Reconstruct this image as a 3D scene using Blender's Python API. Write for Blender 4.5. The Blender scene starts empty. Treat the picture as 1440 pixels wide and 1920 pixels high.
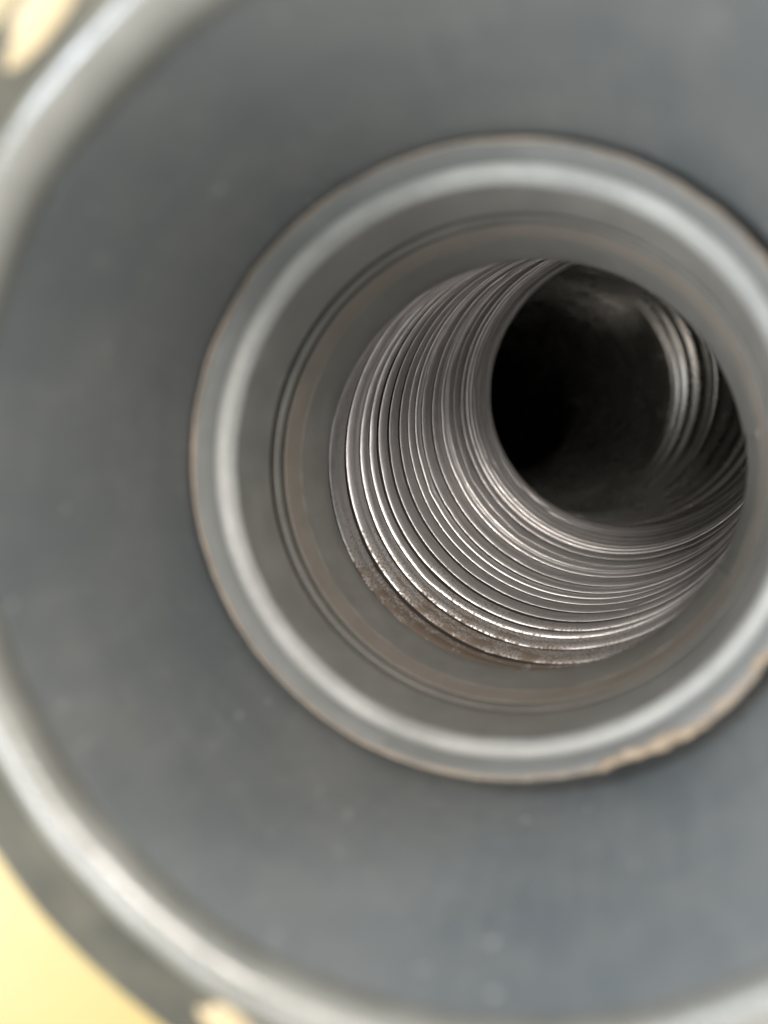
import bpy, math, random
from mathutils import Vector, Matrix, noise
import numpy as np

R_ = math.radians
MM = 0.001
scene = bpy.context.scene
# ---------------------------------------------------------------- camera
# duct frame (mm): X right, Y up, Z deeper  ->  world (m): x, z, y
def W(x, y, z): return Vector((x * MM, z * MM, y * MM))
YAW, PIT = R_(-15.73), R_(-6.63)
def cam_dir(vx, vy, vz):
    y = vy * math.cos(PIT) + vz * math.sin(PIT); z = -vy * math.sin(PIT) + vz * math.cos(PIT); x = vx
    return W(x * math.cos(YAW) + z * math.sin(YAW), y, -x * math.sin(YAW) + z * math.cos(YAW)) / MM
cd = bpy.data.cameras.new('camera'); cam = bpy.data.objects.new('camera', cd)
scene.collection.objects.link(cam); scene.camera = cam
rt, up, fw = cam_dir(1, 0, 0), cam_dir(0, 1, 0), cam_dir(0, 0, 1)
cam.matrix_world = Matrix.Translation(W(18.28, 9.62, 0)) @ Matrix((rt, up, -fw)).transposed().to_4x4()
cd.sensor_fit = 'VERTICAL'; cd.sensor_height = 36; cd.lens = 36 * 1390 / 1920
cd.clip_start = 0.002; cd.clip_end = 20
cd.dof.use_dof = True; cd.dof.focus_distance = 0.230; cd.dof.aperture_fstop = 5.3

# ---------------------------------------------------------------- light
world = bpy.data.worlds.new('World'); scene.world = world; world.use_nodes = True
bg = world.node_tree.nodes['Background']
bg.inputs[0].default_value = (0.84, 0.845, 0.83, 1); bg.inputs[1].default_value = 0.95
def area(name, loc, tgt, sx, sy, power, col):
    l = bpy.data.lights.new(name, 'AREA'); l.shape = 'RECTANGLE'; l.size = sx; l.size_y = sy
    l.energy = power; l.color = col
    o = bpy.data.objects.new(name, l); scene.collection.objects.link(o)
    p = W(*loc); t = W(*tgt); o.location = p
    o.rotation_euler = (t - p).to_track_quat('-Z', 'Y').to_euler()
    return o
area('ceiling_lamp', (125, 360, -950), (0, 0, 200), 0.18, 0.18, 9.5, (1.0, 0.93, 0.86))
area('window_light', (-380, 330, -160), (-20, 20, 80), 0.16, 0.12, 1.3, (0.78, 0.87, 1.0))
area('side_fill_light', (-560, -330, -620), (30, 20, 120), 0.45, 0.45, 6.5, (0.96, 0.98, 1.0))  # unseen fill added to brighten the right and top walls
scene.view_settings.view_transform = 'Standard'; scene.view_settings.look = 'None'
scene.view_settings.exposure = 1.0; scene.view_settings.gamma = 1
scene.cycles.use_denoising = True
scene.cycles.max_bounces = 10; scene.cycles.glossy_bounces = 8; scene.cycles.diffuse_bounces = 5

# ---------------------------------------------------------------- materials
class NT:
    def __init__(s, name):
        s.m = bpy.data.materials.new(name); s.m.use_nodes = True
        s.t = s.m.node_tree; s.b = s.t.nodes['Principled BSDF']
    def n(s, typ, **kw):
        nd = s.t.nodes.new(typ)
        for k, v in kw.items():
            if k in nd.inputs: nd.inputs[k].default_value = v
            else: setattr(nd, k, v)
        return nd
    def l(s, a, b): s.t.links.new(a, b)
    def coords(s, kind, scale):
        tc = s.n('ShaderNodeTexCoord'); mp = s.n('ShaderNodeMapping'); mp.inputs['Scale'].default_value = scale
        s.l(tc.outputs[kind], mp.inputs[0]); return mp.outputs[0]
    def noise(s, vec, scale, detail=5, rough=0.6, lo=0.35, hi=0.65, t0=0., t1=1.):
        nz = s.n('ShaderNodeTexNoise', Scale=scale, Detail=detail, Roughness=rough); s.l(vec, nz.inputs['Vector'])
        mr = s.n('ShaderNodeMapRange'); s.l(nz.outputs['Fac'], mr.inputs[0])
        for i, v in zip((1, 2, 3, 4), (lo, hi, t0, t1)): mr.inputs[i].default_value = v
        return mr.outputs[0]
    def mix(s, fac, a, b):
        mx = s.n('ShaderNodeMix', data_type='RGBA')
        if hasattr(fac, 'links'): s.l(fac, mx.inputs[0])
        else: mx.inputs[0].default_value = fac
        for i, c in ((6, a), (7, b)):
            if isinstance(c, tuple): mx.inputs[i].default_value = (*c, 1)
            else: s.l(c, mx.inputs[i])
        return mx.outputs[2]
    def math(s, op, a, b):
        m = s.n('ShaderNodeMath', operation=op)
        for i, c in enumerate((a, b)):
            if hasattr(c, 'links'): s.l(c, m.inputs[i])
            else: m.inputs[i].default_value = c
        return m.outputs[0]
    def bump(s, h, strength, dist):
        bp = s.n('ShaderNodeBump', Strength=strength, Distance=dist); s.l(h, bp.inputs['Height'])
        s.l(bp.outputs[0], s.b.inputs['Normal'])
    def set(s, **kw):
        for k, v in kw.items():
            k = k.replace('_', ' ')
            if hasattr(v, 'links'): s.l(v, s.b.inputs[k])
            else: s.b.inputs[k].default_value = (*v, 1) if isinstance(v, tuple) else v

def mottled(name, c1, c2, rough=(0.4, 0.6), metallic=0.0, sc=60, fine=900, bump=0.15, spot=None, coat=0):
    k = NT(name); v = k.coords('Object', (1, 1, 1))
    f = k.noise(v, sc, 6, 0.65, 0.3, 0.7)
    col = k.mix(f, c1, c2)
    if spot:
        g = k.noise(v, spot[1], 4, 0.6, spot[2], spot[2] + 0.06)
        col = k.mix(g, col, spot[0])
    k.set(Base_Color=col, Roughness=k.noise(v, sc * 2, 4, 0.6, 0.3, 0.7, *rough), Metallic=metallic, Coat_Weight=coat)
    k.bump(k.noise(v, fine, 3, 0.6, 0.2, 0.8), bump, 0.0004)
    return k.m

M = {}
def pipe_mat():
    k = NT('grey_pipe'); v = k.coords('Object', (1, 1, 1)); ax = k.coords('Object', (1, 0.12, 1)); ci = k.coords('Object', (0.25, 1.6, 0.25))
    col = k.mix(k.noise(v, 24, 6, 0.68, 0.33, 0.67), (0.078, 0.092, 0.098), (0.142, 0.144, 0.137))
    col = k.mix(k.math('MULTIPLY', k.noise(ax, 330, 4, 0.6, 0.52, 0.75), 0.2), col, (0.21, 0.21, 0.20))
    col = k.mix(k.math('MULTIPLY', k.noise(ci, 260, 4, 0.7, 0.45, 0.75), 0.35), col, (0.085, 0.088, 0.088))
    col = k.mix(k.noise(v, 300, 2, 0.5, 0.70, 0.76), col, (0.27, 0.27, 0.25))
    col = k.mix(k.math('MULTIPLY', k.noise(v, 2600, 2, 0.8, 0.4, 0.6), 0.22), col, (0.26, 0.27, 0.27))
    k.set(Base_Color=col, Roughness=k.noise(v, 80, 4, 0.6, 0.3, 0.7, 0.36, 0.52))
    k.bump(k.noise(v, 1500, 3, 0.6, 0.2, 0.8), 0.15, 0.0004)
    return k.m
M['pipe'] = pipe_mat()
M['rim'] = mottled('worn_rim', (0.092, 0.091, 0.080), (0.140, 0.138, 0.122), (0.22, 0.36), 0.0, 60)
M['flange'] = mottled('greenish_flange', (0.024, 0.0235, 0.018), (0.074, 0.071, 0.054), (0.6, 0.8), 0.0, 75, 700, 0.2)
M['flange'].node_tree.nodes['Principled BSDF'].inputs['Specular IOR Level'].default_value = 0.15
M['collar'] = mottled('grey_collar', (0.14, 0.145, 0.14), (0.175, 0.18, 0.175), (0.4, 0.55), 0.0, 60)
M['sleeve'] = mottled('grey_sleeve', (0.150, 0.148, 0.136), (0.215, 0.21, 0.192), (0.4, 0.55), 0.0, 60)
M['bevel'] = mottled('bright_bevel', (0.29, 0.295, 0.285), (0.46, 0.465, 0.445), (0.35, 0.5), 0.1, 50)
M['tan'] = mottled('tan_band', (0.205, 0.182, 0.155), (0.245, 0.218, 0.188), (0.5, 0.65), 0.0, 120)
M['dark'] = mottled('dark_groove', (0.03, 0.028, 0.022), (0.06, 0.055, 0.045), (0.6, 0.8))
M['sealant'] = mottled('tan_sealant', (0.115, 0.105, 0.095), (0.27, 0.22, 0.165), (0.45, 0.6), 0.0, 110, 1500, 0.4)
M['black'] = mottled('dark_glossy_wall', (0.40, 0.39, 0.37), (0.52, 0.51, 0.48), (0.20, 0.30), 0.95, 40, 500, 0.06)
M['lump'] = mottled('pale_sealant_lump', (0.17, 0.135, 0.10), (0.28, 0.225, 0.16), (0.45, 0.6), 0.0, 300, 1500, 0.4)
M['seam_shade'] = mottled('painted_seam_shade', (0.018, 0.016, 0.014), (0.035, 0.03, 0.026), (0.6, 0.8))  # near-black stands in for shade deep in the coil seams
M['residue'] = mottled('yellowish_residue', (0.22, 0.165, 0.08), (0.30, 0.235, 0.13), (0.5, 0.6), 0.0, 200)
M['yellow'] = mottled('yellow_paint', (0.208, 0.152, 0.037), (0.230, 0.170, 0.046), (0.35, 0.5), 0.0, 20)
M['orange'] = mottled('orange_edge', (0.20, 0.10, 0.012), (0.25, 0.135, 0.02), (0.4, 0.6), 0.0, 80)

def hose_metal():
    k = NT('hose_metal')
    tc = k.n('ShaderNodeUVMap'); tc.uv_map = 'UVMap'
    def mp(sx, sy):
        m = k.n('ShaderNodeMapping'); m.inputs['Scale'].default_value = (sx, sy, 1); k.l(tc.outputs[0], m.inputs[0]); return m.outputs[0]
    streak = k.noise(mp(0.05, 1.6), 1.0, 5, 0.7, 0.3, 0.7)
    cloud = k.noise(mp(0.16, 0.30), 1.0, 5, 0.6, 0.35, 0.65)
    speck = k.noise(mp(1.2, 2.4), 1.0, 4, 0.7, 0.45, 0.62)
    at = k.n('ShaderNodeAttribute'); at.attribute_name = 'dirt'
    dirt = at.outputs['Fac']
    steel = k.mix(streak, (0.58, 0.56, 0.55), (0.86, 0.84, 0.83))
    steel = k.mix(k.math('MULTIPLY', cloud, 0.35), steel, (0.38, 0.35, 0.33))
    # settled brown dust: patchy, heaviest at the bottom near the mouth
    e = k.math('SUBTRACT', k.math('ADD', dirt, k.math('MULTIPLY', k.math('ADD', k.math('MULTIPLY', speck, 0.65), k.math('MULTIPLY', cloud, 0.6)), 0.75)), 0.80)
    dm = k.math('MAXIMUM', k.math('MINIMUM', k.math('MULTIPLY', e, 3.6), 1.0), 0.0)
    col = k.mix(dm, steel, (0.135, 0.105, 0.08))
    ro = k.math('ADD', k.math('MULTIPLY', streak, 0.12), k.math('ADD', k.math('MULTIPLY', cloud, 0.16), 0.25))
    ro = k.math('ADD', ro, k.math('MULTIPLY', dm, 0.25))
    met = k.math('SUBTRACT', 0.85, k.math('MULTIPLY', dm, 0.65))
    k.set(Base_Color=col, Roughness=ro, Metallic=met)
    h = k.math('ADD', k.noise(mp(2.5, 5.0), 1.0, 4, 0.7, 0.2, 0.8), k.math('MULTIPLY', streak, 0.6))
    k.bump(h, 0.35, 0.0002)
    return k.m
M['metal'] = hose_metal()

# ---------------------------------------------------------------- helpers
def empty(name, loc=(0, 0, 0), label=None, cat=None):
    o = bpy.data.objects.new(name, None); scene.collection.objects.link(o); o.location = W(*loc); o.empty_display_size = 0.02
    if label: o['label'] = label
    if cat: o['category'] = cat
    return o
def link_mesh(name, verts, faces, mat, parent=None, smooth=True, uv=None, attr=None):
    me = bpy.data.meshes.new(name); me.from_pydata(verts, [], faces)
    me.materials.append(mat)
    if smooth: me.polygons.foreach_set('use_smooth', [True] * len(me.polygons))
    if uv is not None:
        ul = me.uv_layers.new(name='UVMap'); li = np.empty(len(me.loops), dtype=np.int32); me.loops.foreach_get('vertex_index', li)
        ul.data.foreach_set('uv', uv[li].astype(np.float32).ravel())
    if attr is not None:
        a = me.attributes.new('dirt', 'FLOAT', 'POINT'); a.data.foreach_set('value', attr.astype(np.float32))
    me.update()
    o = bpy.data.objects.new(name, me); scene.collection.objects.link(o)
    if parent:
        o.parent = parent; o.matrix_parent_inverse = parent.matrix_world.inverted() if False else Matrix.Translation(-parent.location)
    return o
def lathe(name, prof, mat, parent, seg=240, cen=lambda z: (0, 0), wob=None, sharp=28):
    """closed cross-section prof [(z, R)] in mm revolved about the duct axis"""
    n = len(prof); V = []; F = []
    for i in range(seg):
        a = 2 * math.pi * i / seg
        for z, r in prof:
            cx, cy = cen(z); dr, dz = wob(a, z, r) if wob else (0, 0)
            V.append(W(cx + (r + dr) * math.cos(a), cy + (r + dr) * math.sin(a), z + dz))
    for i in range(seg):
        j = (i + 1) % seg
        for q in range(n):
            p = (q + 1) % n
            F.append((i * n + q, j * n + q, j * n + p, i * n + p))
    o = link_mesh(name, V, F, mat, parent)
    try:
        o.data.set_sharp_from_angle(angle=R_(sharp))
    except Exception: pass
    return o
def arc(zc, rc, rad, a0, a1, n):
    return [(zc + rad * math.sin(R_(a0 + (a1 - a0) * i / n)), rc + rad * math.cos(R_(a0 + (a1 - a0) * i / n))) for i in range(n + 1)]
def nz(a, f, s): return noise.noise(Vector((math.cos(a) * f, math.sin(a) * f, s)))

# ---------------------------------------------------------------- yellow panel
panel = empty('yellow_panel', (0, 0, 88), 'flat yellow painted panel behind the grey flange, seen at the left corners', 'panel')
def panel_mesh():
    seg = 96; V = []; F = []; ro, ri = 420.0, 81.0
    rings = [(86.5, ri), (86.5, ro), (90, ro), (90, ri)]
    for i in range(seg):
        a = 2 * math.pi * i / seg
        sq = 1 / max(abs(math.cos(a)), abs(math.sin(a)))
        for z, r in rings:
            rr = r if r == ri else r * sq
            V.append(W(rr * math.cos(a), rr * math.sin(a), z))
    for i in range(seg):
        j = (i + 1) % seg
        for q in range(4):
            p = (q + 1) % 4; F.append((i * 4 + q, j * 4 + q, j * 4 + p, i * 4 + p))
    return V, F
V, F = panel_mesh(); link_mesh('sheet', V, F, M['yellow'], panel, smooth=False)
lathe('hole_edge', arc(85, 80.0, 2.2, 0, 330, 14), M['orange'], panel, 180, wob=lambda a, z, r: (0.25 * nz(a, 6, 3), 0))

# ---------------------------------------------------------------- grey pipe
pipe = empty('inlet_pipe', (0, 0, 80), 'wide grey pipe with pale rounded rim around the camera view', 'pipe')
lathe('bore_wall', [(79.5, 59.3), (86, 59.0), (100, 58.5), (120, 57.9), (135, 57.6), (150, 57.4), (192, 57.2), (192, 60.4), (79.5, 61.2)], M['pipe'], pipe,
      wob=lambda a, z, r: (0.25 * nz(a, 1.6, z * 0.02) + 0.05 * nz(a, 9, z * 0.2), 0))
lathe('rim', arc(78.8, 63.1, 3.8, -180, 180, 28)[:-1], M['rim'], pipe, wob=lambda a, z, r: (0.25 * nz(a, 4, 1) + 0.12 * nz(a, 15, 1), 0.2 * nz(a, 7, 5)))
lathe('flange', [(78.0, 66.2), (77.6, 66.8), (77.6, 76.2), (78.0, 76.9), (78.8, 77.3), (83, 77.3), (83, 65.6)], M['flange'], pipe,
      wob=lambda a, z, r: (0.3 * nz(a, 8, 2), 0.2 * nz(a, 12, r * .1)))
def blob(name, cx, cy, z, rx, ry, th, rot, mat, parent, seed):
    V = [W(cx, cy, z - th)]; F = []; seg = 28; lev = [(0.45, 0.95), (0.75, 0.75), (0.93, 0.35), (1.0, -0.3)]
    for k, (q, h) in enumerate(lev):
        for i in range(seg):
            a = 2 * math.pi * i / seg; w = 1 + 0.45 * nz(a, 1.3, seed) + 0.15 * nz(a, 4, seed)
            x, y = rx * q * w * math.cos(a), ry * q * w * math.sin(a)
            X = cx + x * math.cos(rot) - y * math.sin(rot); Y = cy + x * math.sin(rot) + y * math.cos(rot)
            V.append(W(X, Y, z - th * h * (1 + 0.3 * noise.noise(Vector((x, y, seed))))))
    for i in range(seg):
        j = (i + 1) % seg; F.append((0, 1 + i, 1 + j))
        for k in range(3):
            F.append((1 + k * seg + i, 1 + (k + 1) * seg + i, 1 + (k + 1) * seg + j, 1 + k * seg + j))
    F.append(tuple(1 + 3 * seg + i for i in range(seg)))
    return link_mesh(name, V, F, mat, parent)
for (x, y, rx, ry, rot, s) in ((-44.5, 57.5, 7.5, 3.0, 0.75, 1), (-24.0, -66.5, 5.0, 2.4, -0.35, 2), (-30, 66.0, 3.0, 1.6, 0.5, 5)):
    blob('residue', x, y, 77.7, rx, ry, 0.35, rot, M['residue'], pipe, s)

# ---------------------------------------------------------------- stepped connector sleeve
sleeve = empty('connector_sleeve', (0, 0, 150), 'grey inner ring with pale shiny band and tan sealant edge, inside wide pipe', 'connector')
def cen(z):
    t = (z - 128) / 57.0
    return (-1.1 + 2.4 * t, 1.3 - 2.8 * t)
lathe('collar', [(128.3, 54.9), (128.8, 54.4), (132.8, 53.12), (132.9, 56.2), (129, 56.0)], M['collar'], sleeve, cen=cen)
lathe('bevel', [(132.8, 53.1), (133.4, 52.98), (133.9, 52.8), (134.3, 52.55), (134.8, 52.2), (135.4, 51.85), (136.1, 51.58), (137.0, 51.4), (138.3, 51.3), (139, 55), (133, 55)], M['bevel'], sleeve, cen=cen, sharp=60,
      wob=lambda a, z, r: ((0.08 * nz(a, 6, 2) + 0.10 * nz(a, 2, 8)) * (r < 54), 0.25 * nz(a, 2.5, 5) * (133.2 < z < 137.5)))
lathe('sleeve_wall', [(138, 51.3), (152.3, 51.0), (152.5, 51.3), (152.5, 55), (138.5, 55)], M['sleeve'], sleeve, cen=cen)
lathe('painted_shade_groove', [(152.5, 53.0), (154.9, 53.0), (155.2, 51.35), (155.5, 51.3), (155.6, 54.4), (152.5, 54.4)], M['dark'], sleeve, cen=cen)  # groove walls coloured near-black in place of shade
lathe('snap_ring', [(155.4, 51.4), (155.7, 51.1), (158.0, 51.0), (158.2, 51.3), (158.2, 53.3), (155.6, 53.3)], M['sleeve'], sleeve, cen=cen)
lathe('painted_shade_groove', [(158.2, 53.0), (160.0, 53.0), (160.2, 51.35), (160.5, 51.3), (160.6, 54.4), (158.2, 54.4)], M['dark'], sleeve, cen=cen)  # second groove, its shade also put into the colour
lathe('tan_band', [(160.4, 51.5), (160.7, 51.2), (169, 51.0), (169, 54), (160.6, 54)], M['tan'], sleeve, cen=cen)
lathe('end_wall', [(169, 50.95), (176, 50.62), (180, 50.45), (184.2, 50.3), (185, 50.4), (185.2, 50.7), (184.6, 51.1), (171, 51.8), (169, 54.5)], M['sleeve'], sleeve, 720, cen=cen,
      wob=lambda a, z, r: ((0.45 if (z > 175 and r < 50.8 and (a > R_(335) or a < R_(11))) else 0) + 0.06 * nz(a, 14, 3), 0))
blob('sealant_smear', 51.2, 8.6, 168, 0.8, 1.6, 0.5, 0.1, M['tan'], sleeve, 31)
def bead_w(a, z, r):
    lump = math.exp(-((a - math.radians(318)) / 0.20) ** 2)
    g = 0.20 * nz(a, 9, 4) + 0.22 * nz(a, 30, 7) + 0.9 * lump * (r > 55)
    return g, 0.35 * nz(a, 7, 9) - 0.8 * lump
lathe('sealant_bead', arc(128.2, 55.0, 0.42, 0, 330, 9), M['sealant'], sleeve, 420, cen=cen, wob=bead_w)
random.seed(4)
def glob():
    for k in range(13):
        a = math.radians(random.uniform(292, 310)) if k < 7 else math.radians(random.uniform(304, 328))
        cx, cy = cen(128); r = 55.0 + random.uniform(-0.4, 1.0)
        blob('sealant_lump', cx + r * math.cos(a), cy + r * math.sin(a), 127.8, random.uniform(1.6, 3.4), random.uniform(0.5, 0.9), random.uniform(0.6, 1.2), a + math.pi / 2 + random.uniform(-0.4, 0.4), M['lump'], sleeve, 10 + k)
glob()

# ---------------------------------------------------------------- strip-wound metal hose
hose = empty('flexible_hose', (2, 1, 190), 'shiny ribbed metal hose inside the stepped sleeve, brownish at its lower front edge', 'hose')
ctrl = [(1.2, -1.5, 150), (1.3, -1.4, 183), (4.5, 0.8, 199), (11, 6.5, 225), (23, 16, 265), (30, 22.5, 306), (23, 25.5, 350), (4, 25.5, 390), (-13, 27, 445), (-30, 29, 510), (-45, 30, 590), (-58, 24, 680), (-62, 14, 780), (-80, -8, 880), (-130, -45, 960), (-230, -70, 1000), (-340, -70, 1000), (-450, -70, 1000)]
def catmull(P, n=60):
    P = [Vector(p) for p in P]; out = []
    for i in range(1, len(P) - 2):
        for k in range(n):
            t = k / n; a, b, c, d = P[i - 1:i + 3]
            out.append(0.5 * ((2 * b) + (-a + c) * t + (2 * a - 5 * b + 4 * c - d) * t * t + (-a + 3 * b - 3 * c + d) * t ** 3))
    return out
path = np.array([list(p) for p in catmull(ctrl)])
for _ in range(40): path[1:-1] = 0.25 * path[:-2] + 0.5 * path[1:-1] + 0.25 * path[2:]
seg = np.linalg.norm(np.diff(path, axis=0), axis=1); arcl = np.r_[0, np.cumsum(seg)]; LEN = arcl[-1]
tan = np.gradient(path, arcl, axis=0); tan /= np.linalg.norm(tan, axis=1)[:, None]
tan_f = tan.copy(); bl = np.clip((path[:, 2] - 186) / 80, 0, 1)[:, None]; bl = 0.35 + 0.65 * bl; tan_f = tan * bl + np.array([0, 0, 1.]) * (1 - bl)
RH = 52.4
rng = random.Random(11)
S = [-11.0]; wid = []; par = []
while S[-1] < LEN - 8:
    w = 5.9 * rng.choice((0.55, 0.75, 0.9, 1.0, 1.1, 1.4))
    wid.append(w); S.append(S[-1] + w)
    par.append((rng.uniform(0, 0.55), rng.uniform(-0.35, 0.35), 1.0 if rng.random() < 0.35 else 0.0, rng.uniform(0.8, 1.15) * (1.0 if S[-1] < 35 else 0.66)))
wid.append(5); par.append(par[-1])
TP = np.array([0.0, 0.26, 0.27, 0.235, 0.22, 0.225, 0.24, 0.265, 0.30, 0.35, 0.41, 0.48, 0.56, 0.65, 0.74, 0.83, 0.91, 0.92, 0.89, 0.90, 1.0])
HP = np.array([4.6, 4.6, 2.6, 1.15, 1.00, 0.90, 0.74, 0.55, 0.38, 0.22, 0.10, 0.02, 0.0, 0.04, 0.13, 0.28, 0.50, 0.8, 2.2, 4.6, 4.6])
LIP = np.zeros(len(TP)); LIP[12:18] = (0.1, 0.35, 0.1, -0.55, -0.5, -0.1)
def coil(k, parent, mat, rad, TP, HP, LIP, wid, S, par, dent):
    ns = 200 if S[k] < 260 else 120
    th = np.linspace(0, 2 * math.pi, ns + 1); f = (th / (2 * math.pi))
    w = wid[k] * (1 - f) + wid[k + 1] * f; s0 = S[k] * (1 - f) + S[k + 1] * f
    pa, pb = np.array(par[k]), np.array(par[k + 1])
    P = pa[None] * (1 - f)[:, None] + pb[None] * f[:, None]
    s = s0[:, None] + TP[None] * w[:, None]
    h = HP[None] * P[:, 3:4] + P[:, 0:1] * 1.0 * np.sin(np.pi * TP)[None] + P[:, 1:2] * (TP[None] - 0.5) * np.sin(np.pi * TP)[None] * 2 + P[:, 2:3] * LIP[None]
    # hand-bent unevenness and small dents
    for q in range(3):
        a0 = rng.uniform(0, 2 * math.pi); am = dent * rng.uniform(-0.35, 0.55); sg = rng.uniform(0.03, 0.10)
        h += am * np.exp(-((((th - a0 + math.pi) % (2 * math.pi)) - math.pi) / sg) ** 2)[:, None] * np.sin(np.pi * TP)[None]
    s = s + 0.18 * np.array([nz(a + k * 6.28, 2.2, 0.35 * k) for a in th])[:, None]
    so = s[:, :1] + np.linspace(0, 1, len(TP))[None] * (s[:, -1:] - s[:, :1]); full = np.concatenate([s, so[:, ::-1]], 1); r = rad + np.concatenate([h, h[:, ::-1] * 0 + 5.6], 1)
    a = np.repeat((-th + R_(50))[:, None], full.shape[1], 1)
    sc = np.clip(full, 0, LEN)
    c = np.stack([np.interp(sc, arcl, path[:, i]) for i in range(3)], -1)
    t = np.stack([np.interp(sc, arcl, tan_f[:, i]) for i in range(3)], -1); t /= np.linalg.norm(t, axis=-1, keepdims=True)
    c = c + t * (full - sc)[..., None]
    e1 = np.cross(np.array([0, 1., 0]), t); e1 /= np.linalg.norm(e1, axis=-1, keepdims=True); e2 = np.cross(t, e1)
    p = c + r[..., None] * (np.cos(a)[..., None] * e1 + np.sin(a)[..., None] * e2)
    n = full.shape[1]; pw = p.reshape(-1, 3)[:, [0, 2, 1]] * MM
    uv = np.stack([(-a * rad).ravel() + k * 2 * math.pi * rad, full.ravel()], 1)
    down = -np.sin(a); left = -np.cos(a)
    dirt = np.clip((0.80 * down + 0.25 * left - 0.35) * 1.8, 0, 1) * np.clip(1.15 - full / 36.0, 0, 1) + 0.05
    i = np.arange(ns)[:, None] * n; q = np.arange(n)[None]; q2 = (q + 1) % n
    F = np.stack([i + q, i + q2, i + n + q2, i + n + q], -1).reshape(-1, 4)
    o = link_mesh('coil', pw.tolist(), F.tolist(), mat, parent, uv=uv, attr=dirt.ravel())
    if dent == 1.0:      # shade in the seam between two turns, put into the colour
        o.data.materials.append(M['seam_shade']); nn = len(TP)
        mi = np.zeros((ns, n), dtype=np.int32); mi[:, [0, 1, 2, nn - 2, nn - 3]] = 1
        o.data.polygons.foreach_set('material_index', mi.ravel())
SL = float(np.interp(307.0, path[:, 2], arcl))
nm = max(q for q in range(len(S) - 1) if S[q] < SL)
for k in range(nm): coil(k, hose, M['metal'], RH, TP, HP, LIP, wid, S, par, 1.0)
# dark corrugated hose that carries on where the metal liner ends
dhose = empty('corrugated_hose', (25, 20, 300), 'dark glossy corrugated hose curving left behind the end of the ribbed metal liner', 'hose')
S2 = [S[nm] - 16.0]; wid2 = []; par2 = []
while S2[-1] < LEN - 12:
    w = 9.5 * rng.uniform(0.8, 1.2); wid2.append(w); S2.append(S2[-1] + w); par2.append((rng.uniform(0, 0.6), rng.uniform(-0.3, 0.3), 0.0, rng.uniform(0.85, 1.15)))
wid2.append(13.0); par2.append(par2[-1])
TP2 = np.linspace(0, 1, len(TP)); HP2 = 3.0 * (0.5 + 0.5 * np.cos(2 * np.pi * TP2)) ** 1.3
for k in range(len(S2) - 1): coil(k, dhose, M['black'], 56.0, TP2, HP2, LIP * 0, wid2, S2, par2, 0.5)
# unseen cap added round the last bend to keep world light out
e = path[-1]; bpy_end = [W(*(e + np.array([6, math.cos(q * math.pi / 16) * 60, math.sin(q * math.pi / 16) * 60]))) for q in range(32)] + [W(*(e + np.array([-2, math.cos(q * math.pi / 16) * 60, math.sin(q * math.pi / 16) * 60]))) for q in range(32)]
link_mesh('end_light_stop', bpy_end, [tuple(range(32)), tuple(range(63, 31, -1))] + [(q, (q + 1) % 32, 32 + (q + 1) % 32, 32 + q) for q in range(32)], M['dark'], dhose, smooth=False)
print('coils', nm, len(S2), 'len', LEN)
